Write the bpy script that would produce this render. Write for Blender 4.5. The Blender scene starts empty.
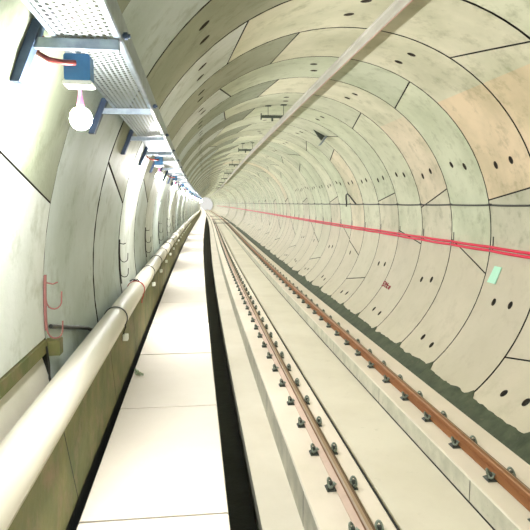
import bpy, bmesh, math, random
from mathutils import Vector, noise
random.seed(7)
rnd = random.random
C = bpy.context.scene.collection
PI = math.pi
H = 2.46                       # eye height above the top of the track plinths
CX, CZ, RAD = 2.091, -0.579, 2.9   # tunnel axis relative to the eye
RING0, RW = 9.242, 1.521       # one ring joint, ring width
YN, YF = -7.5, 230.0

def dev(y):
    return 4.9e-4 * y * y / (1 + (y / 80.0) ** 2) if y > 0 else 0.0
def W(x, y, z):
    return Vector((x + dev(y), y, z + H))
def heading(y):
    return -math.atan((dev(y + .5) - dev(y - .5)))

# ------------------------------------------------------------ materials
MATS = {}
def node(nt, typ, **kw):
    n = nt.nodes.new(typ)
    for k, v in kw.items():
        if k in n.inputs: n.inputs[k].default_value = v
        else: setattr(n, k, v)
    return n
def mixc(nt, fac, a, b, blend='MIX'):
    n = nt.nodes.new('ShaderNodeMix'); n.data_type = 'RGBA'; n.blend_type = blend
    for s, v in ((0, fac), (6, a), (7, b)):
        if hasattr(v, 'is_linked') or hasattr(v, 'links'): nt.links.new(v, n.inputs[s])
        else: n.inputs[s].default_value = v
    return n.outputs[2]
def noise_fac(nt, vec, scale, lo, hi, detail=6, rough=.6):
    n = node(nt, 'ShaderNodeTexNoise'); n.inputs['Scale'].default_value = scale
    n.inputs['Detail'].default_value = detail; n.inputs['Roughness'].default_value = rough
    nt.links.new(vec, n.inputs['Vector'])
    r = node(nt, 'ShaderNodeMapRange'); r.inputs[1].default_value = lo; r.inputs[2].default_value = hi
    nt.links.new(n.outputs[0], r.inputs[0])
    return r.outputs[0]
def c4(c): return (c[0], c[1], c[2], 1)
def mat(name, col, rough=.7, metal=0.0, dark=None, scale=3.0, lo=.4, hi=.7, dark2=None, scale2=11., lo2=.55, hi2=.75,
        tint=False, bump=0.0, bscale=40., stretch=(1, 1, 1), emit=None):
    m = bpy.data.materials.new(name); m.use_nodes = True; nt = m.node_tree
    b = nt.nodes['Principled BSDF']
    b.inputs['Roughness'].default_value = rough; b.inputs['Metallic'].default_value = metal
    tc = node(nt, 'ShaderNodeTexCoord'); mp = node(nt, 'ShaderNodeMapping'); mp.inputs['Scale'].default_value = stretch
    nt.links.new(tc.outputs['Object'], mp.inputs['Vector']); vec = mp.outputs[0]
    out = None
    base = c4(col)
    if tint:
        a = node(nt, 'ShaderNodeAttribute'); a.attribute_name = 'tint'
        base = mixc(nt, 1.0, c4(col), a.outputs['Color'], 'MULTIPLY')
    if dark is not None:
        base = mixc(nt, noise_fac(nt, vec, scale, lo, hi), base, c4(dark)) if not tint else \
            mixc(nt, noise_fac(nt, vec, scale, lo, hi), base, c4(dark), 'MULTIPLY')
    if dark2 is not None:
        base = mixc(nt, noise_fac(nt, vec, scale2, lo2, hi2, 9, .7), base, c4(dark2), 'MULTIPLY' if tint else 'MIX')
    if isinstance(base, tuple): b.inputs['Base Color'].default_value = base
    else: nt.links.new(base, b.inputs['Base Color'])
    if bump:
        n = node(nt, 'ShaderNodeTexNoise'); n.inputs['Scale'].default_value = bscale; n.inputs['Detail'].default_value = 5
        nt.links.new(vec, n.inputs['Vector'])
        bp = node(nt, 'ShaderNodeBump'); bp.inputs['Strength'].default_value = bump; bp.inputs['Distance'].default_value = .01
        nt.links.new(n.outputs[0], bp.inputs['Height']); nt.links.new(bp.outputs[0], b.inputs['Normal'])
    if emit:
        b.inputs['Emission Color'].default_value = c4(emit[0]); b.inputs['Emission Strength'].default_value = emit[1]
    MATS[name] = m
    return m
mat('lining_concrete', (1, 1, 1), .62, dark=(.74, .77, .71), scale=.9, lo=.40, hi=.68, dark2=(.58, .60, .51), scale2=3.4, lo2=.52, hi2=.74, tint=True, bump=.25, bscale=25)
def tan_low():  # blends the lining colour towards tan lower down
    m = MATS['lining_concrete'].copy(); m.name = 'lining_concrete_tan_low'; nt = m.node_tree; b = nt.nodes['Principled BSDF']
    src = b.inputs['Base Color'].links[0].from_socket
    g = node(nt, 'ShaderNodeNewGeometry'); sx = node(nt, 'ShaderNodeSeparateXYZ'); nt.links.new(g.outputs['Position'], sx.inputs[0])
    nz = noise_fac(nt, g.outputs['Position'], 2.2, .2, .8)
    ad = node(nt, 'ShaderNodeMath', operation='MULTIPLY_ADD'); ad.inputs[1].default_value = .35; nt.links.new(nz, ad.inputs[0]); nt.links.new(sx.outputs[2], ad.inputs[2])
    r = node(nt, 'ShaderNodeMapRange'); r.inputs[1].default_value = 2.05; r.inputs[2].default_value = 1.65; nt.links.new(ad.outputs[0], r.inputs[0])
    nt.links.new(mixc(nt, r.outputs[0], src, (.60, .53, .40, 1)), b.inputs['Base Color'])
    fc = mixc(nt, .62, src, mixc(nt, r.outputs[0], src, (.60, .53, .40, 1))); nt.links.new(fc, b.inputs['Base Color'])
    MATS['lining_tan_low'] = m
tan_low()
mat('joint_gasket_and_shadow', (.016, .016, .013), .9)
mat('pocket_shade', (.05, .04, .03), .8)  # dark colour paints the shade inside the bolt pockets
mat('slab_concrete', (.70, .655, .535), .75, dark=(.62, .57, .45), scale=.8, dark2=(.52, .49, .38), scale2=6, lo2=.62, hi2=.8, bump=.2, bscale=30)
mat('plinth_concrete', (.74, .66, .55), .75, dark=(.66, .60, .48), scale=1.1, dark2=(.42, .40, .32), scale2=9, lo2=.66, hi2=.8, bump=.25, bscale=30)
mat('plinth_side', (.60, .585, .47), .8, dark=(.46, .46, .36), scale=4., lo=.4, hi=.65, dark2=(.20, .20, .15), scale2=14, lo2=.6, hi2=.75, bump=.4, bscale=30)
mat('walkway_concrete', (.62, .57, .495), .7, dark=(.57, .52, .44), scale=1.3, dark2=(.5, .46, .38), scale2=15, lo2=.68, hi2=.78, bump=.1)
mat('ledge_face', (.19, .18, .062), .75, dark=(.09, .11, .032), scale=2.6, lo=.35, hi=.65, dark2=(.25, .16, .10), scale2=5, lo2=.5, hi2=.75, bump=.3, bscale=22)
mat('ledge_top', (.72, .69, .60), .7, dark=(.62, .6, .5), scale=2)
mat('channel_shade', (.022, .028, .026), .55, dark=(.01, .012, .012), scale=5, dark2=(.05, .07, .07), scale2=20, lo2=.6, hi2=.75, bump=.6, bscale=18)  # near-black colour paints the walkway's shadow into the channel and gaps
mat('gutter_moss', (.075, .095, .05), .75, dark=(.035, .05, .025), scale=4, dark2=(.14, .13, .08), scale2=9, lo2=.58, hi2=.75, bump=.5, bscale=15)
mat('rail_head', (.56, .46, .38), .35, .6, dark=(.45, .33, .22), scale=6, stretch=(1, .2, 1))  # bright strip painted along the rail head as a highlight
mat('rail_rust_brown', (.27, .135, .055), .65, .1, dark=(.17, .085, .035), scale=5, stretch=(1, .3, 1))
mat('rail_rust_orange', (.30, .125, .04), .65, .1, dark=(.25, .10, .035), scale=5, stretch=(1, .3, 1))
mat('rail_top_brown', (.38, .27, .17), .5, .3, dark=(.26, .17, .09), scale=5, stretch=(1, .15, 1))
mat('rail_top_orange', (.27, .125, .045), .5, .3, dark=(.26, .115, .04), scale=5, stretch=(1, .15, 1))
mat('rail_shade', (.13, .075, .035), .6, .2)  # painted shade on the right part of each rail head
mat('rail_pad', (.63, .48, .38), .8, dark=(.55, .42, .32), scale=5)
mat('cast_iron', (.085, .10, .085), .55, .4, dark=(.04, .045, .035), scale=30)
mat('clip_steel', (.26, .31, .25), .5, .5, dark=(.10, .11, .08), scale=40)
mat('pipe_paint', (.68, .65, .56), .45, dark=(.60, .58, .48), scale=2.0, stretch=(1, .4, 1))
mat('black_band', (.02, .022, .02), .5)
mat('red_band', (.45, .02, .02), .5)
mat('white_tag', (.75, .78, .68), .5)
mat('black_cable', (.02, .022, .018), .5)
mat('red_cable', (.78, .006, .065), .45)
mat('green_plaque', (.46, .88, .66), .5)
mat('red_paint', (.28, .003, .02), .6)
mat('galvanised', (.22, .27, .32), .38, .75, dark=(.36, .43, .48), scale=12)
mat('galvanised_dull', (.055, .095, .17), .5, .3, dark=(.03, .05, .10), scale=9)
mat('blue_box', (.035, .16, .34), .45, dark=(.02, .11, .26), scale=14)
mat('box_lid', (.70, .72, .66), .5)
mat('conduit_red', (.16, .022, .018), .4)
mat('copper_wire', (.42, .26, .19), .5)
mat('pink_holder', (.50, .12, .28), .5)
mat('hook_pink', (.30, .12, .11), .6)
mat('hook_black', (.035, .035, .035), .6)
mat('aluminium', (.56, .55, .50), .42, .35, dark=(.44, .43, .38), scale=6, stretch=(1, .2, 1))
mat('arm_dark', (.06, .075, .06), .6, .2)
mat('insulator', (.12, .10, .08), .4)
mat('bulb_glow', (1, 1, 1), .5, emit=((1, .98, .95), 60))
mat('rubble_green', (.30, .38, .27), .8, dark=(.2, .22, .14), scale=40)

def tray_material():
    m = bpy.data.materials.new('perforated_steel'); m.use_nodes = True; nt = m.node_tree
    b = nt.nodes['Principled BSDF']; b.inputs['Base Color'].default_value = (.29, .33, .36, 1)
    b.inputs['Metallic'].default_value = .35; b.inputs['Roughness'].default_value = .45
    tc = node(nt, 'ShaderNodeUVMap'); sx = node(nt, 'ShaderNodeSeparateXYZ'); nt.links.new(tc.outputs[0], sx.inputs[0])
    def M(op, a, c=None):
        n = nt.nodes.new('ShaderNodeMath'); n.operation = op
        for i, v in enumerate((a, c)):
            if v is None: continue
            if isinstance(v, (int, float)): n.inputs[i].default_value = v
            else: nt.links.new(v, n.inputs[i])
        return n.outputs[0]
    u, v = sx.outputs[0], sx.outputs[1]      # metres across, metres along
    pu, pv = .0235, .040
    row = M('FLOOR', M('DIVIDE', u, pu))
    fu = M('ABSOLUTE', M('SUBTRACT', M('FRACT', M('DIVIDE', u, pu)), .5))
    sh = M('MULTIPLY', M('MODULO', row, 2), .5)
    fv = M('ABSOLUTE', M('SUBTRACT', M('FRACT', M('ADD', M('DIVIDE', v, pv), sh)), .5))
    hole = M('MULTIPLY', M('LESS_THAN', fu, .26), M('LESS_THAN', fv, .29))
    tr = node(nt, 'ShaderNodeBsdfTransparent'); mx = nt.nodes.new('ShaderNodeMixShader')
    nt.links.new(hole, mx.inputs[0]); nt.links.new(b.outputs[0], mx.inputs[1]); nt.links.new(tr.outputs[0], mx.inputs[2])
    nt.links.new(mx.outputs[0], nt.nodes['Material Output'].inputs['Surface'])
    MATS['perforated'] = m
tray_material()

# ------------------------------------------------------------ mesh builder
class MB:
    def __init__(s): s.v = []; s.f = []; s.m = []; s.sm = []
    def add(s, vs, fs, mi=0, smooth=False):
        o = len(s.v); s.v += [tuple(p) for p in vs]
        for f in fs: s.f.append([o + i for i in f]); s.m.append(mi); s.sm.append(smooth)
    def box(s, x0, x1, y0, y1, z0, z1, mi=0, b=0.0):
        if b <= 0:
            vs = [(x, y, z) for x in (x0, x1) for y in (y0, y1) for z in (z0, z1)]
            s.add(vs, [(0, 1, 3, 2), (4, 6, 7, 5), (0, 4, 5, 1), (2, 3, 7, 6), (0, 2, 6, 4), (1, 5, 7, 3)], mi); return
        prof = [(x0 + b, z0), (x1 - b, z0), (x1, z0 + b), (x1, z1 - b), (x1 - b, z1), (x0 + b, z1), (x0, z1 - b), (x0, z0 + b)]
        s.prism(prof, y0, y1, mi)
    def prism(s, prof, y0, y1, mi=0, smooth=False):
        n = len(prof); vs = [(x, y0, z) for x, z in prof] + [(x, y1, z) for x, z in prof]
        s.add(vs, [(i, (i + 1) % n, n + (i + 1) % n, n + i) for i in range(n)], mi, smooth)
        s.add(vs, [tuple(range(n))[::-1], tuple(range(n, 2 * n))], mi)
    def tube(s, pts, r, n=8, mi=0, cap=True, rs=None):
        pts = [Vector(p) for p in pts]; rings = []
        up = Vector((0, 0, 1)); vs = []
        for i, p in enumerate(pts):
            d = (pts[min(i + 1, len(pts) - 1)] - pts[max(i - 1, 0)]).normalized()
            if i == 0:
                a = d.cross(up) if abs(d.dot(up)) < .95 else d.cross(Vector((1, 0, 0)))
            else: a = a - d * a.dot(d)
            a.normalize(); b = d.cross(a); rr = rs[i] if rs else r
            for k in range(n):
                t = 2 * PI * k / n; vs.append(p + a * math.cos(t) * rr + b * math.sin(t) * rr)
        fs = [(i * n + k, i * n + (k + 1) % n, (i + 1) * n + (k + 1) % n, (i + 1) * n + k) for i in range(len(pts) - 1) for k in range(n)]
        s.add(vs, fs, mi, True)
        if cap: s.add(vs, [tuple(range(n))[::-1], tuple(range((len(pts) - 1) * n, len(pts) * n))], mi)
    def sphere(s, c, r, n=14, mi=0, sz=1.0):
        vs = [(c[0], c[1], c[2] + r * sz)]; h = n // 2
        for i in range(1, h):
            a = PI * i / h
            for k in range(n): t = 2 * PI * k / n; vs.append((c[0] + r * math.sin(a) * math.cos(t), c[1] + r * math.sin(a) * math.sin(t), c[2] + r * sz * math.cos(a)))
        vs.append((c[0], c[1], c[2] - r * sz)); L = len(vs) - 1; fs = []
        for k in range(n): fs.append((0, 1 + k, 1 + (k + 1) % n)); fs.append((L, 1 + (h - 2) * n + (k + 1) % n, 1 + (h - 2) * n + k))
        for i in range(h - 2):
            for k in range(n): fs.append((1 + i * n + k, 1 + (i + 1) * n + k, 1 + (i + 1) * n + (k + 1) % n, 1 + i * n + (k + 1) % n))
        s.add(vs, fs, mi, True)
    def build(s, name, mats, parent=None, loc=(0, 0, 0), tint=None):
        me = bpy.data.meshes.new(name); me.from_pydata(s.v, [], s.f)
        for m in (mats if isinstance(mats, (list, tuple)) else [mats]): me.materials.append(MATS[m])
        me.polygons.foreach_set('material_index', s.m); me.polygons.foreach_set('use_smooth', s.sm)
        if tint is not None:
            at = me.color_attributes.new('tint', 'FLOAT_COLOR', 'CORNER'); data = []
            for f, t in zip(s.f, tint): data += list(t) * len(f)
            at.data.foreach_set('color', data)
        me.update()
        bm = bmesh.new(); bm.from_mesh(me); bmesh.ops.recalc_face_normals(bm, faces=bm.faces) if tint is None else None
        bm.to_mesh(me); bm.free()
        o = bpy.data.objects.new(name, me); C.objects.link(o); o.location = loc
        if parent: o.parent = parent
        return o
def thing(name, label, cat, loc, rz=0, group=None):
    o = bpy.data.objects.new(name, None); C.objects.link(o); o.empty_display_size = .1
    o.location = loc; o.rotation_euler = (0, 0, rz); return tag(o, label, cat, group)
def tag(o, label, cat, group=None):
    o['label'] = label; o['category'] = cat
    if group: o['group'] = group
    elif 'group' in o: del o['group']
    return o
def struct(o): o['kind'] = 'structure'; return o
def dup(src, loc, rz, label, group=None):
    r = src.copy(); C.objects.link(r); r.location = loc; r.rotation_euler = (0, 0, rz)
    r['label'] = label
    if group: r['group'] = group
    elif 'group' in r: del r['group']
    for ch in src.children:
        c = ch.copy(); C.objects.link(c); c.parent = r
        for g in ch.children:
            d = g.copy(); C.objects.link(d); d.parent = c
    return r
ORD = ['nearest', 'second nearest', 'third nearest', 'fourth nearest', 'fifth nearest', 'sixth nearest', 'seventh nearest',
       'eighth nearest', 'ninth nearest', 'tenth nearest', 'eleventh nearest', 'twelfth nearest']

def ys(y0, y1, near=1.0, far=5.0):
    out = [y0]; y = y0
    while y < y1 - 1e-6:
        y = min(y1, y + (near if y < 30 else far if y < 110 else 10)); out.append(y)
    return out
def sweep(mb, prof, y0, y1, mats=None, closed=False, smooth=False, near=2.0, cap=False, off=(0, 0, 0)):
    """profile in (x,z) metres relative to the eye, swept along the tunnel"""
    Y = ys(y0, y1, near); n = len(prof); vs = []
    o = Vector(off)
    for y in Y:
        for x, z in prof: vs.append(W(x, y, z) - o)
    k = n if closed else n - 1
    for j in range(k):
        fs = [(i * n + j, i * n + (j + 1) % n, (i + 1) * n + (j + 1) % n, (i + 1) * n + j) for i in range(len(Y) - 1)]
        mi = mats[j] if mats else 0
        oo = len(mb.v)
        if j == 0: base = oo; mb.v += [tuple(p) for p in vs]
        for f in fs: mb.f.append([base + q for q in f]); mb.m.append(mi); mb.sm.append(smooth)
    if cap:
        mb.f.append([base + q for q in range(n)][::-1]); mb.m.append(0); mb.sm.append(False)
        mb.f.append([base + (len(Y) - 1) * n + q for q in range(n)]); mb.m.append(0); mb.sm.append(False)

# ------------------------------------------------------------ tunnel lining
def P_(ang, y, r=RAD):
    a = math.radians(ang); return W(CX + r * math.cos(a), y, CZ + r * math.sin(a))
walls = {'wall_right': (MB(), []), 'ceiling': (MB(), []), 'wall_left': (MB(), [])}
def patch(key, y0, y1, lo, hi, tint, holes, step):
    """one lining segment between two joint lines lo(u), hi(u) with real bolt pockets and a recessed edge"""
    mb, tn = walls[key]
    def add(vs, fs, mi, sm=True):
        mb.add(vs, fs, mi, sm); tn.extend([tint] * len(fs))
    span = abs((hi[0] + hi[1]) - (lo[0] + lo[1])) / 2
    cu = .115 / 1.521 * 1.0; dv = 2.3 / span
    us = {0., 1.}; vcuts = {0., 1.}
    hc = []
    for (hu, ha) in holes:
        l = lo[0] + (lo[1] - lo[0]) * hu; h = hi[0] + (hi[1] - hi[0]) * hu
        v = (ha - l) / (h - l)
        if v < dv * 1.6 or v > 1 - dv * 1.6: continue
        hc.append((hu, v, ha)); us |= {hu - cu, hu + cu}
        if not any(abs(v - q[1]) < 1e-9 for q in hc[:-1]): pass
    vset = []
    for _, v, _a in hc:
        if not any(abs(v - w) < dv * 2.1 for w in vset): vset.append(v)
    hc = [(hu, min(vset, key=lambda w: abs(w - v)), ha) for hu, v, ha in hc]
    for v in vset: vcuts |= {v - dv, v + dv}
    us = sorted(us); vc = sorted(vcuts); vs_ = [vc[0]]
    for a, b in zip(vc, vc[1:]):
        if any(abs(a - (w - dv)) < 1e-9 and abs(b - (w + dv)) < 1e-9 for w in vset): vs_.append(b); continue
        n = max(1, math.ceil((b - a) * span / step)); vs_ += [a + (b - a) * (i + 1) / n for i in range(n)]
    def pt(u, v, r=RAD):
        l = lo[0] + (lo[1] - lo[0]) * u; h = hi[0] + (hi[1] - hi[0]) * u
        return P_(l + (h - l) * v, y0 + (y1 - y0) * u, r)
    nu, nv = len(us), len(vs_)
    grid = [pt(u, v) for u in us for v in vs_]; fs = []
    holecells = {}
    for i in range(nu - 1):
        for j in range(nv - 1):
            um, vm = (us[i] + us[i + 1]) / 2, (vs_[j] + vs_[j + 1]) / 2
            h = [q for q in hc if abs(q[0] - um) < 1e-6 and abs(q[1] - vm) < 1e-6]
            if h: holecells[(i, j)] = h[0]
            else: fs.append((i * nv + j, i * nv + j + 1, (i + 1) * nv + j + 1, (i + 1) * nv + j))
    add(grid, fs, 0)
    for (i, j), (hu, hv, ha) in holecells.items():
        cs = [(us[i], vs_[j]), (us[i + 1], vs_[j]), (us[i + 1], vs_[j + 1]), (us[i], vs_[j + 1])]
        ru, rv = .058 / (y1 - y0), (1.3 / span)
        circ = []
        for k in range(12):
            t = -3 * PI / 4 + 2 * PI * k / 12; circ.append((hu + ru * math.cos(t), hv + rv * math.sin(t)))
        v0 = [pt(*c) for c in cs] + [pt(*c) for c in circ]
        f0 = []
        for s in range(4):
            a = 4 + s * 3; f0.append((s, (s + 1) % 4, 4 + (s * 3 + 3) % 12, a + 2, a + 1, a))
        add(v0, f0, 0, False)
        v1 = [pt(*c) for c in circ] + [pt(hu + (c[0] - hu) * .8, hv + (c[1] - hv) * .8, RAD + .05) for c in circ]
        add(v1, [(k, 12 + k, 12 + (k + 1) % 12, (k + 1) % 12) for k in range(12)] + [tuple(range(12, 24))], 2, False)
    # edges dropping into the joint
    border = [(us[i], 0.) for i in range(nu)] + [(1., v) for v in vs_[1:]] + [(us[i], 1.) for i in range(nu - 2, -1, -1)] + [(0., v) for v in vs_[-2:0:-1]]
    n = len(border); v2 = [pt(*q) for q in border] + [pt(q[0], q[1], RAD + .03) for q in border]
    add(v2, [(k, (k + 1) % n, n + (k + 1) % n, n + k) for k in range(n)], 1, False)

# segment colours: concrete of each casting, upper-left ones with tray shadow painted in
CREAM = (.63, .665, .50); CREAM2 = (.68, .69, .53); TAN = (.66, .63, .49); TAN2 = (.63, .61, .48); PEACH = (.77, .63, .44)
PINK = (.74, .65, .50); GREEN = (.56, .60, .46); GREYG_SHADE = (.30, .33, .245); GREY = (.53, .60, .59); GREYW = (.63, .67, .64)
def seg_colour(j, mid):
    h = random.Random(j * 131 + int(mid)).random()
    if mid > 145:
        c = GREYW if h > .45 else GREY
    elif mid > 112: c = GREYG_SHADE if h > .5 else (.36, .38, .28)  # darker tones paint the cable tray's shadow on the upper-left lining
    elif mid > 62: c = GREEN if h < .35 else (.60, .62, .48)
    elif mid > 10:
        c = CREAM if h < .5 else CREAM2
        if j in (-1, -2) : c = PEACH
        elif j == 1: c = PINK
        elif j in (5, 15): c = (.72, .66, .50)
    elif mid > -6: c = CREAM
    else: c = TAN if h < .6 else TAN2
    k = .96 + .08 * random.Random(j * 7 + int(mid * 3)).random()
    return (c[0] * k, c[1] * k, c[2] * k, 1)
j0 = math.floor((YN - RING0) / RW)
j1 = math.ceil((230 - RING0) / RW)
for j in range(j0, j1):
    ya = RING0 + j * RW; far = j > 14
    g = .015 if not far else .026
    if j in (-2, -3, -4): g = .022
    ga = .002 if j == -4 else g; gb = .002 if j == -5 else g
    botL = 182.9 if j <= -5 else 192.5
    rr = random.Random(j)
    jt = (rr.random() - .5) * 2 if abs(j) > 3 else 0
    if j % 2 == 0:
        js = [(-12.3, -2.6), (61.3, 54.8), (125.6, 119.8)]
        if j == -2: js = [(-29.0, -34.9), (12, 16), (55, 61.5), (121.4, 124.8)]
        if j == 2: js = [(-6.4, -1.8), (60, 55), (121, 119)]
        if j % 4 == 0 and j > 3: js = [(-30, -35), (55, 61), (118, 124)]
        hol = [-43, 25, 92, 133.3]
    else:
        js = [(16.7, 12.6), (104, 108), (162, 168.2)]
        if j == 1: js = [(17.2, 9.7), (101, 106), (162, 168)]
        if j == -3: js = [(12, 16), (106, 103), (162.0, 168.4)]
        if j % 4 == 1 and j > 3: js = [(-20, -13), (48, 42), (100, 107), (160, 166)]
        hol = [-20, 25, 69.2, 133.3]
    js = [(a + jt, b + jt) for a, b in js]
    lims = [(-58, -58)] + js + [(botL, botL)]
    for (l, h) in zip(lims, lims[1:]):
        mid = (sum(l) + sum(h)) / 4
        w = .38 if far else (.10 if j == -5 else .24)
        holes = [(u, a) for a in hol for u in (.335, .655)] if -5 < j < 13 else []
        holes = [q for q in holes if l[0] + (l[1] - l[0]) * q[0] < q[1] < h[0] + (h[1] - h[0]) * q[0]]
        tint = seg_colour(j, mid)
        # cut the segment at the wall / ceiling divides so every wall is its own object
        cuts = [c for c in (50., 145.) if min(l) + 3 < c < max(h) - 3]
        bounds = [(l[0] + w, l[1] + w)] + [(c, c) for c in cuts] + [(h[0] - w, h[1] - w)]
        for a, b in zip(bounds, bounds[1:]):
            m2 = (sum(a) + sum(b)) / 4
            key = 'wall_right' if m2 < 50 else ('ceiling' if m2 < 145 else 'wall_left')
            tn_ = tint
            if key == 'ceiling' and j in (-1, 1, -2) and mid < 100: tn_ = (.68, .66, .51, 1)
            patch(key, ya + ga, ya + RW - gb, a, b, tn_, [q for q in holes if min(a) < q[1] < max(b)], 4 if j < 20 else 7)
def backing(key, a0, a1, step=5):
    mb, tn = walls[key]; n = int(abs(a1 - a0) / step) + 1; Y = ys(YN, 230, 3, 5); vs = []
    for y in Y:
        for k in range(n + 1): vs.append(P_(a0 + (a1 - a0) * k / n, y, RAD + .028))
    fs = [(i * (n + 1) + k, i * (n + 1) + k + 1, (i + 1) * (n + 1) + k + 1, (i + 1) * (n + 1) + k) for i in range(len(Y) - 1) for k in range(n)]
    mb.add(vs, fs, 1, True); tn.extend([(1, 1, 1, 1)] * len(fs))
# pockets pass through the backing sheet, so the sheet sits behind them on the near rings
backing('wall_right', -58, 50); backing('ceiling', 50, 145); backing('wall_left', 145, 182.6)
mb, tn = walls['wall_left']
Y = ys(3.17, 230, 3, 5); vs = []
for y in Y:
    for k in range(4): vs.append(P_(182.6 + 10 * k / 3, y, RAD + .028))
fs = [(i * 4 + k, i * 4 + k + 1, (i + 1) * 4 + k + 1, (i + 1) * 4 + k) for i in range(len(Y) - 1) for k in range(3)]
mb.add(vs, fs, 1, True); tn.extend([(1, 1, 1, 1)] * len(fs))
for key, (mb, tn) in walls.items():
    struct(mb.build(key, ['lining_tan_low' if key == 'wall_right' else 'lining_concrete', 'joint_gasket_and_shadow', 'pocket_shade'], tint=tn))

# raised darker bands deep in the tunnel, on the far bend
for q, (y, wdt) in enumerate(((70, .5), (88, 1.1), (112, 1.6))):
    mb = MB()
    vs = []; n = 60
    for yy in (y, y + wdt):
        for r in (RAD, RAD - .06):
            for k in range(n + 1): vs.append(P_(-55 + 245 * k / n, yy, r))
    N = n + 1; fs = []
    for k in range(n):
        fs += [(N + k, N + k + 1, 3 * N + k + 1, 3 * N + k), (k, k + 1, N + k + 1, N + k), (2 * N + k, 3 * N + k, 3 * N + k + 1, 2 * N + k + 1)]
    mb.add(vs, fs, 0, False); o = mb.build('trim_%d' % (q + 3), 'galvanised_dull' if 0 else 'plinth_side'); struct(o)

# ------------------------------------------------------------ track slab, walkway, ledge
ZP, ZM, ZL = -2.46, -2.68, -2.80
mb = MB()
sweep(mb, [(.546, -3.1), (.546, ZL), (.903, ZL), (.903, ZP - .012), (.915, ZP), (1.488, ZP), (1.50, ZP - .012), (1.50, ZM), (2.423, ZM), (2.423, ZP - .012), (2.435, ZP), (3.11, ZP), (3.124, ZP - .014), (3.124, -2.95)],
      YN, YF, [1, 0, 1, 0, 2, 0, 1, 0, 1, 0, 2, 0, 1])
struct(mb.build('floor', ['slab_concrete', 'plinth_side', 'plinth_concrete']))
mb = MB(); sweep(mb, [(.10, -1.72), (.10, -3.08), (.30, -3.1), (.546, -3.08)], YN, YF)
struct(mb.build('floor', 'channel_shade'))
# added dark strip painting the shadow line on the left plinth's inner edge
mb = MB(); sweep(mb, [(1.500, ZM + .001), (1.500, ZP + .004), (1.512, ZP + .004), (1.512, ZM + .001)], YN, 120)
struct(mb.build('trim_6', 'joint_gasket_and_shadow'))
mb = MB(); sweep(mb, [(2.424, ZM + .010), (2.416, ZM + .010), (2.412, ZM + .001)], YN, 120)
struct(mb.build('trim_10', 'joint_gasket_and_shadow'))
# vertical shrinkage joints on the plinth sides
mb = MB()
for i in range(18):
    y = 4.65 + 2.6 * i
    for x, z0, z1, s in ((2.423, ZM, ZP - .012, -1), (.903, ZL, ZP - .012, -1)):
        o = len(mb.v); t = .006
        mb.v += [tuple(W(x - .002, yy, zz)) for yy in (y - t, y + t) for zz in (z0 + .001, z1)]
        mb.f.append([o, o + 1, o + 3, o + 2]); mb.m.append(0); mb.sm.append(False)
struct(mb.build('trim_7', 'joint_gasket_and_shadow'))
# walkway: precast slabs with open joints
mb = MB(); y = 2.66 - RW * 6
WL, WR, ZW = -.562, .148, -1.50
while y < YF - 2:
    g = .009; jl = random.Random(int(y * 10)).random() * .004
    vs = []
    b = .006
    n = 2 if y < 60 else 1
    prof = [(WL, ZW - .14), (WL, ZW - b), (WL + b, ZW), (WR - b, ZW), (WR, ZW - b), (WR, ZW - .14)]
    y0, y1 = y + g, y + RW - g
    k = len(prof); vs = [W(x, yy, z - jl) for yy in (y0, y1) for x, z in prof]
    mb.add(vs, [(i, (i + 1) % k, k + (i + 1) % k, k + i) for i in range(k)] + [tuple(range(k))[::-1], tuple(range(k, 2 * k))], 0)
    y += RW
struct(mb.build('floor', 'walkway_concrete'))
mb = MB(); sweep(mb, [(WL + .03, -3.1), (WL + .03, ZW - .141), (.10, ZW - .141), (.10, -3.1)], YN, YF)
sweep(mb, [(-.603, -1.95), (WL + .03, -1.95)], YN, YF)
struct(mb.build('floor', 'channel_shade'))
# ledge carrying the pipe
mb = MB(); ZT = -1.02
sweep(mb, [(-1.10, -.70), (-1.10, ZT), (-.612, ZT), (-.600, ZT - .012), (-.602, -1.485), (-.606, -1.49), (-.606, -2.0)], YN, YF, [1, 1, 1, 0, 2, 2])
struct(mb.build('trim_1', ['ledge_face', 'ledge_top', 'channel_shade']))
mb = MB()
y = 2.60 - 3 * 1.45
while y < 60:
    o = len(mb.v); t = .0055
    for yy in (y - t, y + t):
        for x, z, dy in ((-.5985, ZT - .012, 0), (-.6018, -1.484, .26)): mb.v.append(tuple(W(x + .0005, yy + dy, z)))
    mb.f.append([o, o + 1, o + 3, o + 2]); mb.m.append(0); mb.sm.append(False)
    y += 1.45
struct(mb.build('trim_8', 'joint_gasket_and_shadow'))
# recess lip under the near wall and the cross bar where it ends
mb = MB()
sweep(mb, [(-.83, -.728), (-.797, -.732), (-.797, -.800), (-.83, -.800)], YN, 3.20, closed=True, cap=True)
vs = [W(x, y, z) for x in (-1.09, -.735) for y in (3.17, 3.25) for z in (-.825, -.74)]
mb.add(vs, [(0, 1, 3, 2), (4, 6, 7, 5), (0, 4, 5, 1), (2, 3, 7, 6), (0, 2, 6, 4), (1, 5, 7, 3)])
struct(mb.build('trim_2', 'ledge_face'))
mb = MB(); sweep(mb, [(-.836, -.795), (-.772, ZT + .001), (-.80, ZT + .001), (-.86, -.795)], YN, 3.17, closed=True, cap=True)
struct(mb.build('trim_9', 'ledge_top'))
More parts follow.
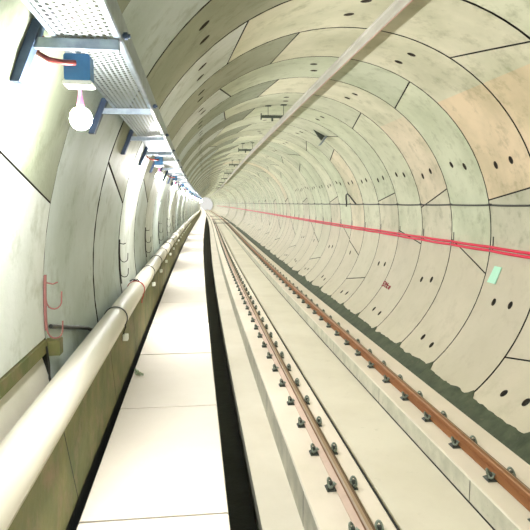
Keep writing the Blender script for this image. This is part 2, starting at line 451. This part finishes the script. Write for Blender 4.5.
# right gutter with ragged mud against the wall
mb = MB(); vs = []; Y = []; y = YN
while y < 130: Y.append(y); y += .06 if y < 14 else (.12 if y < 30 else .6)
for y in Y:
    n1 = noise.noise(Vector((0, y * 1.1, 3))) * .09 + noise.noise(Vector((5, y * 5, 1))) * .05 + noise.noise(Vector((9, y * 14, 2))) * .02
    top = -51.5 + math.degrees(n1 / RAD) * .8 + 1.2
    fr = abs(((y - RING0) / RW + .5) % 1 - .5) * RW
    if fr < .10: top += (1 - fr / .10) * 2.6
    p0 = W(3.124, y, -2.78); p1 = W(3.40, y, -2.82 + noise.noise(Vector((1, y * 2, 0))) * .02)
    vs += [p0, p1, P_(-56, y, RAD - .03), P_(top, y, RAD - .014), P_(top, y, RAD + .02)]
fs = [(i * 5 + k, i * 5 + k + 1, (i + 1) * 5 + k + 1, (i + 1) * 5 + k) for i in range(len(Y) - 1) for k in range(4)]
mb.add(vs, fs, 0, False); o = mb.build('gutter_mud', 'gutter_moss'); o['kind'] = 'stuff'
tag(o, 'ragged dark green mud filling the gutter along the right wall', 'mud')

# ------------------------------------------------------------ rails
ZR = -2.35
def rail(xc, web, label):
    o = W(xc, YN, ZP); r = thing('running_rail', label, 'rail', o)
    h = ZR - ZP; lf = web == 'rail_rust_brown'; hl = (-.018, .008) if lf else (.008, .015); hm = [0, 1, 1, 2, 3, 3, 3, 0, 0, 0] if lf else [0, 2, 2, 1, 3, 3, 3, 0, 0, 0]
    def sp(name, prof, m, mats=None):
        mb = MB(); sweep(mb, [(xc + x, ZP + z) for x, z in prof], YN, 230, mats, closed=True, near=1.0, off=o); return mb.build(name, m, r)
    sp('rail_foot', [(-.068, .004), (-.068, .016), (-.015, .034), (.015, .034), (.068, .016), (.068, .004)], 'rail_pad' if web == 'rail_rust_brown' else web)
    sp('rail_web', [(-.010, .030), (-.010, h - .03), (.010, h - .03), (.010, .030)], web)
    sp('rail_head', [(-.034, h - .036), (-.034, h - .008), (-.026, h), (hl[0], h), (hl[1], h), (.026, h), (.034, h - .008), (.034, h - .036), (.012, h - .046), (-.012, h - .046)],
       [web, 'rail_head', 'rail_top_' + ('brown' if web == 'rail_rust_brown' else 'orange'), 'rail_shade'], hm)
    return r
XL_, XR_ = 1.246, 2.700
rail(XL_, 'rail_rust_brown', 'long steel rail with pale pinkish foot, nearer the walkway')
rail(XR_, 'rail_rust_orange', 'long orange rusty steel rail, nearer the right wall')

def fastener(loc, label, group):
    r = thing('rail_fastener', label, 'fastener', loc, 0, group)
    mb = MB(); mb.box(-.150, .124, -.045, .045, .0, .010, b=.003); mb.box(-.145, -.078, -.03, .03, .010, .022, b=.006); mb.box(.070, .118, -.03, .03, .010, .022, b=.006)
    mb.build('base_plate', 'cast_iron', r)
    for s, cx_ in ((-1, .108), (1, .094)):
        mb = MB(); pts = []
        # e-shaped spring clip wound round the bolt
        for k in range(15):
            t = -.6 * PI + 1.75 * PI * k / 14
            pts.append((s * (cx_ + .024 * math.cos(t)), .040 * math.sin(t), .046 + .020 * math.sin(t * 1.5)))
        pts += [(s * .075, .012, .043), (s * .062, -.005, .034)]
        mb.tube(pts, .010, 6); mb.build('spring_clip', 'clip_steel', r)
        mb = MB(); n = 6
        mb.tube([(s * cx_, 0, .02), (s * cx_, 0, .058)], .008, 6)
        mb.tube([(s * cx_, 0, .044), (s * cx_, 0, .056)], .016, 6); mb.tube([(s * cx_, 0, .026), (s * cx_, 0, .031)], .024, 10)
        mb.build('bolt', 'cast_iron', r)
    return r
SP = .712
F0 = None
for side, xc, y0, gname in ((0, XL_, 4.63 - 2 * SP, 'left'), (1, XR_, 4.62 - 2 * SP, 'right')):
    gl = 'small dark rail fasteners further along the %s rail' % gname; near_words = 'walkway-side' if side == 0 else 'wall-side'
    for k in range(112):
        y = y0 + k * SP
        # numbered by how near they show inside the frame
        if side == 0: vis = k - 2
        else: vis = k - 2
        if 0 <= vis < 12: lab = '%s dark steel spring-clip fastener in view on the %s rail' % (ORD[vis], near_words); grp = None
        elif vis < 0: lab = 'dark steel spring-clip fastener on the %s rail below the frame edge' % near_words; grp = 'fasteners on the %s rail before the frame' % near_words
        else: lab = 'small distant fastener on the %s rail, beyond the twelve nearest' % near_words; grp = gl
        loc = W(xc, y, ZP + .001)
        if F0 is None: F0 = fastener(loc, lab, grp); F0.rotation_euler = (0, 0, heading(y)); F0.scale = (1.0, 1.15, 1.2)
        else: dup(F0, loc, heading(y), lab, grp)

# cross bars on the track far away
for q, y in enumerate((68., 84., 104.)):
    mb = MB(); mb.box(0, XR_ - XL_ + .5, -.12, .12, 0, .06, b=.01)
    o = mb.build('cross_bar', 'cast_iron', None, W(XL_ - .25, y, ZR + .003)); o.rotation_euler = (0, 0, heading(y))
    tag(o, '%s of the thin dark bars lying across both rails far down the track' % ('nearest', 'middle', 'farthest')[q], 'bar')

# ------------------------------------------------------------ pipe and its straps
PXc, PZc, PR = -.6487, ZT + .0895, .0889
def circ(cx, cz, r, n, a0=0): return [(cx + r * math.cos(a0 + 2 * PI * k / n), cz + r * math.sin(a0 + 2 * PI * k / n)) for k in range(n)]
mb = MB(); o = W(PXc, YN, PZc); sweep(mb, circ(PXc, PZc, PR, 28), YN, 220, closed=True, smooth=True, near=1.5, off=o)
pr = thing('water_main', 'thick white pipe lying on the ledge left of the walkway', 'pipe', o); mb.build('pipe_body', 'pipe_paint', pr)
def strap(y, kind, label, group=None):
    r = thing('pipe_strap', label, 'strap', W(PXc, y, PZc), heading(y), group)
    m = 'red_band' if kind == 'red' else 'black_band'
    rr = PR + .004; wd = .011 if kind != 'red' else .018
    mb = MB(); a0, a1, n = math.radians(-38), math.radians(205), 26
    vs = []
    for k in range(n + 1):
        a = a0 + (a1 - a0) * k / n; c, s = math.cos(a), math.sin(a)
        for (q, yy) in ((rr - .003, -wd), (rr + .004, -wd), (rr + .004, wd), (rr - .003, wd)): vs.append((c * q, yy, s * q))
    fs = [(k * 4 + q, k * 4 + (q + 1) % 4, (k + 1) * 4 + (q + 1) % 4, (k + 1) * 4 + q) for k in range(n) for q in range(4)] + [(0, 1, 2, 3), tuple(n * 4 + q for q in (3, 2, 1, 0))]
    mb.add(vs, fs); mb.build('band', m, r)
    mb = MB(); fx = -.598 - PXc
    mb.tube([(rr * math.cos(a0), 0, rr * math.sin(a0)), (.078, 0, -.075), (fx + .012, 0, -.11), (fx + .010, 0, -.15)], .0055, 6); mb.build('tail', m, r)
    if kind == 'tag':
        mb = MB(); mb.box(fx + .003, fx + .045, -.03, .03, -.185, -.135, b=.003); mb.build('clip_tag', 'white_tag', r)
    if kind == 'red':
        mb = MB(); mb.tube([(-.06, -.012, rr), (-.035, .01, rr + .014), (-.012, -.006, rr + .004), (.02, .012, rr + .014), (.035, -.01, rr)], .007, 6)
        mb.tube([(-.012, 0, rr), (-.012, 0, rr + .02)], .012, 6); mb.build('knot', 'black_band', r)
    return r
strap(4.72, 'tag', 'black strap with white clip round the pipe, nearest the camera')
strap(6.30, 'red', 'red strap tied with a dark knot round the white pipe')
S0 = strap(7.85, 'tag', 'black strap with white clip round the pipe, just beyond the red strap')
for k in range(1, 16):
    y = 7.85 + k * 1.55
    if k < 6: dup(S0, W(PXc, y, PZc), heading(y), 'black strap with white clip round the pipe, %s beyond the red strap' % ('second', 'third', 'fourth', 'fifth', 'sixth')[k - 1])
    else: dup(S0, W(PXc, y, PZc), heading(y), 'tiny black strap far along the pipe, past the six beyond the red one', 'far pipe straps')

# black hose over the recess from the wall hook to the pipe
mb = MB(); o = W(-.80, 3.25, -.70)
pts = [W(-.79, 3.22, -.672), W(-.785, 3.35, -.70), W(-.78, 3.6, -.76), W(-.775, 3.9, -.825), W(-.768, 4.15, -.885), W(-.76, 4.35, -.95)]
mb.tube([p - o for p in pts], .013, 8); t = mb.build('hose', 'black_cable', None, o); tag(t, 'short black hose hanging from the nearest wall hook to the pipe', 'hose')
mb = MB(); mb.tube([(0, 0, .0), (.004, .02, -.10), (.0, .03, -.25)], .006, 6)
t = mb.build('cable_end', 'black_cable', None, W(-.79, 3.12, -.76)); tag(t, 'thin dark cable end dangling into the recess below the nearest hook', 'cable')

# ------------------------------------------------------------ wall hooks
def hook(y, m, label, group=None, L=.45, arms=(-.13, -.29)):
    ang = 179.0; p = W(CX - RAD + .004, y, -.40); r = thing('wall_hook', label, 'hook', p, heading(y), group)
    mb = MB()
    prof = []
    for k in range(7):
        z = .02 - (L + .02) * k / 6; x = (RAD - math.sqrt(RAD ** 2 - (-.40 + z - CZ) ** 2)); prof.append((x, z))
    for a, b in zip(prof, prof[1:]):
        vs = [(a[0], -.009, a[1]), (a[0] + .012, -.009, a[1]), (a[0] + .012, .009, a[1]), (a[0], .009, a[1]), (b[0], -.009, b[1]), (b[0] + .012, -.009, b[1]), (b[0] + .012, .009, b[1]), (b[0], .009, b[1])]
        mb.add(vs, [(0, 1, 5, 4), (1, 2, 6, 5), (2, 3, 7, 6), (3, 0, 4, 7), (0, 3, 2, 1), (4, 5, 6, 7)])
    mb.build('back_plate', m, r)
    mb = MB(); mb.tube([(.008, 0, -.02), (.05, 0, -.03), (.075, 0, -.02)], .0045, 6); mb.build('peg', m, r)
    for zz in arms:
        mb = MB(); pts = [(.008, 0, zz)]
        for k in range(9):
            t = PI + PI * 1.05 * k / 8; pts.append((.052 + .040 * math.cos(t), 0, zz - .045 + .045 * math.sin(t)))
        pts.append((.094, 0, zz + .005)); mb.tube(pts, .0045, 6); mb.build('hook_arm', m, r)
    return r
hook(3.16, 'hook_pink', 'pinkish rusty wall hook rail at the left edge, nearest of the wall hooks', None, .28, (-.075, -.235))
K0 = hook(6.20, 'hook_black', 'black wall hook rail, second nearest on the left wall')
for k in range(1, 9):
    y = 6.20 + 3.042 * k
    if k < 5: dup(K0, W(CX - RAD + .004, y, -.40), heading(y), 'black wall hook rail, %s on the left wall' % ORD[k + 1])
    else: dup(K0, W(CX - RAD + .004, y, -.40), heading(y), 'tiny black hook rail far down the left wall', 'far wall hooks')

# ------------------------------------------------------------ cable tray, brackets, lamps
TX0, TX1, TZ = -.478, -.243, .58
o = W((TX0 + TX1) / 2, YN, TZ)
tr = thing('cable_tray', 'long perforated steel cable tray hung along the upper left wall', 'cable tray', o)
def uvsweep():
    Yt = ys(YN, 200, 1.5); me = bpy.data.meshes.new('tray_floor'); vs = []; fs = []; uv = []
    for y in Yt: vs += [W(TX0, y, TZ) - o, W(TX1 - .03, y, TZ) - o]
    for i in range(len(Yt) - 1):
        fs.append((2 * i, 2 * i + 1, 2 * i + 3, 2 * i + 2)); w = TX1 - .03 - TX0
        uv += [(0, Yt[i] + 10), (w, Yt[i] + 10), (w, Yt[i + 1] + 10), (0, Yt[i + 1] + 10)]
    me.from_pydata([tuple(v) for v in vs], [], fs); ul = me.uv_layers.new(name='UVMap')
    for i, q in enumerate(uv): ul.data[i].uv = q
    me.materials.append(MATS['perforated']); ob = bpy.data.objects.new('tray_floor', me); C.objects.link(ob); ob.parent = tr
uvsweep()
mb = MB(); sweep(mb, [(TX1 - .03, TZ), (TX1 - .024, TZ - .006), (TX1 - .006, TZ - .006), (TX1, TZ), (TX1, TZ + .085), (TX1 - .018, TZ + .085), (TX1 - .018, TZ + .079), (TX1 - .006, TZ + .079), (TX1 - .006, TZ + .003), (TX1 - .03, TZ + .003)], YN, 200, closed=True, off=o)
mb.build('side_rail', 'galvanised', tr)
mb = MB(); sweep(mb, [(TX0 - .004, TZ - .004), (TX0 + .014, TZ - .004), (TX0 + .014, TZ + .003), (TX0 + .002, TZ + .003), (TX0 + .002, TZ + .08), (TX0 - .004, TZ + .08)], YN, 200, closed=True, off=o)
mb.build('side_rail', 'galvanised', tr)
def bracket(y, label, group=None):
    r = thing('tray_bracket', label, 'bracket', W(-.545, y, TZ), heading(y), group)
    mb = MB(); x1 = TX1 - .012 + .545
    mb.box(-.02, x1, -.016, .016, -.042, -.007, b=.003); mb.build('support_arm', 'galvanised', r)
    mb = MB()
    for (z0, z1) in ((-.16, .05),):
        xa = CX - math.sqrt(RAD ** 2 - (TZ + z0 - CZ) ** 2) + .545 + .003; xb = CX - math.sqrt(RAD ** 2 - (TZ + z1 - CZ) ** 2) + .545 + .003
        vs = [(xa, -.03, z0), (xa + .035, -.03, z0), (xa + .035, .03, z0), (xa, .03, z0), (xb, -.03, z1), (xb + .035, -.03, z1), (xb + .035, .03, z1), (xb, .03, z1)]
        mb.add(vs, [(0, 1, 5, 4), (1, 2, 6, 5), (2, 3, 7, 6), (3, 0, 4, 7), (0, 3, 2, 1), (4, 5, 6, 7)])
    mb.build('wall_plate', 'galvanised_dull', r)
    mb = MB(); mb.tube([(x1 + .010, 0, .01), (x1 + .04, 0, .01)], .007, 6); mb.tube([(x1 + .016, 0, .01), (x1 + .030, 0, .01)], .014, 6)
    mb.build('bolt', 'galvanised_dull', r)
    return r
B0 = bracket(2.16, 'steel tray bracket beside the nearest lamp box, top left corner')
for k in range(-4, 45):
    if k == 0: continue
    y = 2.16 + 1.50 * k
    if 0 < k < 6: dup(B0, W(-.545, y, TZ), heading(y), 'steel arm bracket under the cable tray, %s from the camera' % ORD[k])
    elif k < 0: dup(B0, W(-.545, y, TZ), heading(y), 'steel arm bracket of the cable tray outside the frame', 'tray brackets outside the frame')
    else: dup(B0, W(-.545, y, TZ), heading(y), 'tiny distant steel arm bracket under the far cable tray', 'far tray brackets')

LAMPX, LAMPZ = -.418, .345
def lamp(y, label, group=None):
    r = thing('tunnel_lamp', label, 'lamp', W(LAMPX, y, LAMPZ), heading(y), group)
    mb = MB(); mb.box(-.048, .046, -.04, .04, .105, .200, b=.006)
    bx = mb.build('junction_box', 'blue_box', r)
    mb = MB(); mb.box(-.053, .051, -.045, .045, .088, .1045, b=.004); mb.build('box_lid', 'box_lid', bx)
    mb = MB(); mb.tube([(0, 0, .082), (0, 0, .06), (0, 0, .012)], .012, 8, rs=[.006, .007, .016]); mb.build('bulb_holder', 'pink_holder', r)
    mb = MB(); mb.sphere((0, 0, -.028), .042, 16, sz=1.05); mb.build('bulb', 'bulb_glow', r)
    mb = MB(); mb.tube([(-.005, -.045, .165), (-.04, -.07, .16), (-.09, -.07, .168), (-.135, -.05, .195), (-.14, -.02, .235), (-.135, .02, .27)], .010, 8)
    mb.build('conduit', 'conduit_red', r)
    mb = MB(); mb.box(-.006, .006, -.012, .012, .1995, .234); mb.build('hanger', 'galvanised', r)
    return r
LY = [2.28 + 4.72 * k for k in range(-2, 50)]
LY = [y for y in LY if y < 224]
L0 = None
POINT_E, SPOT_E = 46, 92
for i, y in enumerate(LY):
    k = i - 2
    if k == 0: lab, grp = 'glowing bulb under a blue box with red conduit, nearest lamp', None
    elif 0 < k < 5: lab, grp = 'glowing bulb under a blue box below the tray, %s lamp' % ORD[k], None
    elif k < 0: lab, grp = 'glowing tunnel lamp behind the camera', 'lamps behind the camera'
    else: lab, grp = 'tiny glowing lamp far along the cable tray', 'far tunnel lamps'
    loc = W(LAMPX, y, LAMPZ)
    if L0 is None: L0 = lamp(y, lab, grp)
    else: dup(L0, loc, heading(y), lab, grp)
    ld = bpy.data.lights.new('lamp_light', 'POINT'); ld.energy = POINT_E; ld.color = (1, .985, .955); ld.shadow_soft_size = .05
    lo = bpy.data.objects.new('lamp_light', ld); C.objects.link(lo); lo.location = loc + Vector((0, 0, -.028))
    # added fill spot beside each bulb, brightening the right wall and floor
    sd = bpy.data.lights.new('lamp_fill', 'SPOT'); sd.energy = SPOT_E; sd.color = (1, .985, .955); sd.shadow_soft_size = .014; sd.spot_size = math.radians(172); sd.spot_blend = .4
    so = bpy.data.objects.new('lamp_fill', sd); C.objects.link(so); so.location = W(LAMPX + .058, y, LAMPZ - .035)
    so.rotation_euler = Vector((1, 0, -.42)).to_track_quat('-Z', 'Y').to_euler(); pass

# ------------------------------------------------------------ overhead conductor rail
RX, RZ = 1.995, 1.90
o = W(RX, 3.0, RZ)
cr = thing('overhead_conductor_rail', 'long pale aluminium conductor rail hung under the ceiling above the track', 'conductor rail', o)
mb = MB(); sweep(mb, [(RX - .034, RZ + .066), (RX - .034, RZ + .057), (RX - .010, RZ + .050), (RX - .018, RZ - .03), (RX - .012, RZ - .055), (RX + .012, RZ - .055), (RX + .018, RZ - .03), (RX + .010, RZ + .050), (RX + .034, RZ + .057), (RX + .034, RZ + .066)], YN, 200, closed=True, off=o)
mb.build('rail_profile', 'aluminium', cr)
mb = MB(); sweep(mb, circ(RX, RZ - .060, .007, 8), YN, 200, closed=True, smooth=True, off=o); mb.build('contact_wire', 'copper_wire', cr)
def support(y, label, group=None):
    r = thing('rail_support', label, 'support', W(RX, y, RZ), heading(y), group)
    topz = lambda x: CZ + math.sqrt(RAD ** 2 - (RX + x - CX) ** 2) - RZ
    mb = MB(); mb.box(-.46, .12, -.03, .03, .105, .165, b=.006); mb.box(-.22, -.18, -.03, .03, .03, .105); mb.build('cross_arm', 'arm_dark', r)
    mb = MB(); mb.box(-.475, -.455, -.05, .05, .06, .21, b=.004); mb.build('end_plate', 'arm_dark', r)
    for x in (-.30, .07):
        mb = MB(); mb.tube([(x, 0, .155), (x, 0, topz(x) - .012)], .007, 8); mb.box(x - .07, x + .07, -.06, .06, topz(x) - .020, topz(x) - .004); mb.build('drop_rod', 'arm_dark', r)
    mb = MB(); mb.tube([(0, 0, .066), (0, 0, .075), (0, 0, .08), (0, 0, .09), (0, 0, .095), (0, 0, .105)], .03, 12, rs=[.02, .034, .02, .034, .02, .02]); mb.build('insulator', 'insulator', r)
    return r
U0 = support(13.75, 'dark T-shaped support arm of the conductor rail, nearest in view')
for k in (-1, 1, 2, 3, 4, 5, 6, 7, 8):
    y = 13.75 + 8.6 * k
    lab = {-1: 'dark support arm of the conductor rail just above the top frame edge', 1: 'dark support arm of the conductor rail, second nearest in view',
           2: 'dark support arm of the conductor rail, third nearest in view', 3: 'dark support arm of the conductor rail, fourth nearest in view'}.get(k, 'tiny support arm on the far conductor rail')
    dup(U0, W(RX, y, RZ), heading(y), lab, 'far rail supports' if k > 3 else None)

t = thing('ceiling_fixture', 'small dark wedge fixture with a thin upright plate on the upper right lining', 'fixture', P_(58, 16.1, RAD - .01))
o = P_(58, 16.1, RAD - .01)
mb = MB(); vs = [P_(a, yy, r_) - o for yy in (16.2, 16.24) for a, r_ in ((66, RAD - .006), (58.6, RAD - .006), (59.0, RAD - .17), (61.5, RAD - .13))]
mb.add(vs, [(0, 1, 2, 3), (4, 7, 6, 5), (0, 4, 5, 1), (1, 5, 6, 2), (2, 6, 7, 3), (3, 7, 4, 0)]); mb.build('gusset', 'arm_dark', t)
mb = MB(); vs = [P_(a, yy, r_) - o for yy in (16.0, 16.3) for a, r_ in ((58.3, RAD - .006), (57.8, RAD - .006), (58.3, RAD - .32), (58.7, RAD - .32))]
mb.add(vs, [(0, 1, 2, 3), (4, 7, 6, 5), (0, 4, 5, 1), (1, 5, 6, 2), (2, 6, 7, 3), (3, 7, 4, 0)]); mb.build('plate', 'galvanised', t)

# ------------------------------------------------------------ right wall cables
def wallx(z): return CX + math.sqrt(RAD ** 2 - (z - CZ) ** 2)
def cable(name, z, r_, m, label, sag=0.0, y1=190, off_=0.02):
    mb = MB(); Yc = [YN + .38 * i for i in range(int((40 - YN) / .38))] + list(range(41, y1, 3)); o = W(wallx(z) - off_, YN, z)
    pts = []
    for y in Yc:
        t = ((y - RING0) / RW) % 1; zz = z - sag * 4 * t * (1 - t) + noise.noise(Vector((z * 9, y * .35, 0))) * .006
        pts.append(W(wallx(zz) - off_, y, zz) - o)
    mb.tube(pts, r_, 7); t = mb.build(name, m, None, o); return tag(t, label, 'cable')
cable('black_cable', -.03, .016, 'black_cable', 'thin black cable running level along the right wall', .008)
cable('red_cable', -.740, .025, 'red_cable', 'bright red cable on the right wall, upper of the pair', .006, off_=.034)
cable('red_cable', -.797, .025, 'red_cable', 'bright red cable on the right wall, lower of the pair', .010, off_=.034)
def cable_bracket(y, label, group=None):
    r = thing('cable_bracket', label, 'bracket', W(wallx(-.77), y, -.77), heading(y), group)
    x = lambda z: wallx(-.77 + z) - wallx(-.77)
    mb = MB()
    for a, b in ((-.06, .0), (.0, .08), (.08, .21)):
        vs = [(x(a) - .004, -.011, a), (x(a) - .004, .011, a), (x(a) - .012, .011, a), (x(a) - .012, -.011, a), (x(b) - .004, -.011, b), (x(b) - .004, .011, b), (x(b) - .012, .011, b), (x(b) - .012, -.011, b)]
        mb.add(vs, [(0, 1, 5, 4), (1, 2, 6, 5), (2, 3, 7, 6), (3, 0, 4, 7), (0, 3, 2, 1), (4, 5, 6, 7)])
    mb.build('strip', 'hook_black', r)
    mb = MB(); mb.tube([(-.008, 0, -.052), (-.05, 0, -.052), (-.060, 0, -.03), (-.060, 0, .04)], .005, 6); mb.build('cradle', 'galvanised', r)
    return r
def cable_clip(y, label, group=None):
    r = MB(); r.box(-.045, -.003, -.03, .03, -.017, .022, b=.004)
    o = r.build('cable_clip', 'hook_black', None, W(wallx(-.03), y, -.028)); o.rotation_euler = (0, 0, heading(y)); return tag(o, label, 'clip', group)
G0 = cable_bracket(RING0 + .10 - RW * 2, 'dark bracket carrying the red cables, outside the right frame edge'); C0 = None
for k in range(-1, 34):
    y = RING0 - .10 + RW * k
    if k < 6: dup(G0, W(wallx(-.77), y, -.77), heading(y), 'dark upright bracket on the red cables, %s in view' % ORD[k + 1])
    else: dup(G0, W(wallx(-.77), y, -.77), heading(y), 'tiny dark bracket on the far stretch of the red cables', 'far red cable brackets')
    y += .04; lab = 'small black clip on the black cable, %s in view' % ORD[k + 1] if k < 5 else 'tiny black clip far along the black cable'; grp = None if k < 5 else 'far black cable clips'
    if C0 is None: C0 = cable_clip(y, lab, grp)
    else: dup(C0, W(wallx(-.03), y, -.028), heading(y), lab, grp)
# hoop of spare cable
mb = MB(); o = W(wallx(0) - .03, 18.3, 0)
pts = [W(wallx(a) - .03, y, a) - o for y, a in ((18.85, -.10), (18.72, .02), (18.68, .16), (18.55, .27), (18.35, .30), (18.15, .24), (17.95, .14), (17.70, .02), (17.6, -.02))]
mb.tube(pts, .022, 7); t = mb.build('cable_loop', 'black_cable', None, o); tag(t, 'arched loop of spare black cable above the black wall cable', 'cable')
# green plaque
mb = MB(); vs = []
for r_ in (RAD - .003, RAD - .016):
    for (a, ya, yb) in ((-9.2, 8.76, 8.98), (-11.8, 8.80, 9.04), (-15.0, 8.84, 9.10)): vs += [P_(a, ya, r_), P_(a, yb, r_)]
o = P_(-15.2, 9.0)
mb.add([v - o for v in vs], [(6, 7, 9, 8), (8, 9, 11, 10), (0, 2, 3, 1), (2, 4, 5, 3), (0, 1, 7, 6), (4, 10, 11, 5), (0, 6, 8, 2), (2, 8, 10, 4), (1, 3, 9, 7), (3, 5, 11, 9)])
t = mb.build('wall_plaque', 'green_plaque', None, o); tag(t, 'blank pale green plaque on the right wall below the red cables', 'plaque')
# red hand-painted scribble, kept as brush strokes on the concrete
GL = {'S': [[(1, .9), (.6, 1), (.15, .85), (.2, .6), (.8, .42), (.85, .12), (.4, 0), (0, .1)]], 't': [[(.4, 1), (.4, .1), (.8, .05)], [(0, .65), (.85, .65)]],
      'k': [[(.1, 1), (.1, 0)], [(.8, .6), (.1, .3), (.85, 0)]], 'e': [[(.1, .35), (.8, .38), (.7, .6), (.3, .62), (.1, .3), (.4, .02), (.85, .1)]]}
mb = MB(); sx = 0; o = P_(-30, 13.4)
for ch in 'Stke':
    for st in GL[ch]:
        pts = []
        for (a, b) in st:
            u = sx + a * .13; ang = -30.6 + b * 2.6 - u * .5; y = 13.80 - u * .95
            pts.append(P_(ang, y, RAD - .006) - o)
        mb.tube(pts, .016, 5)
    sx += .165
t = mb.build('painted_mark', 'red_paint', None, o); tag(t, 'small dark red hand-painted scribble low on the right wall', 'painted mark')

# rubble on the walkway edge
mb = MB(); rr = random.Random(3)
for (x, y, z, s) in ((0, 0, .02, .022), (.028, -.02, .012, .016), (.05, -.03, .008, .011), (.0, .035, .018, .016), (-.012, .01, .04, .012)):
    b = len(mb.v); mb.sphere((x, y, z), s, 8)
    for i in range(b, len(mb.v)):
        v = Vector(mb.v[i]); c = Vector((x, y, z)); mb.v[i] = tuple(c + (v - c) * (.75 + .5 * rr.random()))
zmin = min(v[2] for v in mb.v); mb.sm = [False] * len(mb.sm)
t = mb.build('rubble', 'rubble_green', None, W(-.52, 5.0, ZW) - Vector((0, 0, zmin))); tag(t, 'small greenish lump of rubble on the left walkway edge', 'rubble')

# far end left open, the world background added behind it as pale glow

# ------------------------------------------------------------ world, camera
w = bpy.data.worlds.new('World'); bpy.context.scene.world = w; w.use_nodes = True
w.node_tree.nodes['Background'].inputs[0].default_value = (1, .99, .93, 1); w.node_tree.nodes['Background'].inputs[1].default_value = .26
cam = bpy.data.cameras.new('Camera'); co = bpy.data.objects.new('Camera', cam); C.objects.link(co)
cam.sensor_width = 36; cam.sensor_fit = 'HORIZONTAL'; cam.lens = 574.32 / 530 * 36; cam.clip_start = .02; cam.clip_end = 600
co.location = (0, 0, H); co.rotation_euler = (PI / 2 - .1071, 0, -.1238)
sc = bpy.context.scene; sc.camera = co
sc.view_settings.view_transform = 'Standard'; sc.view_settings.look = 'None'; sc.view_settings.exposure = 1.68; sc.view_settings.gamma = 1
sc.view_settings.use_curve_mapping = False
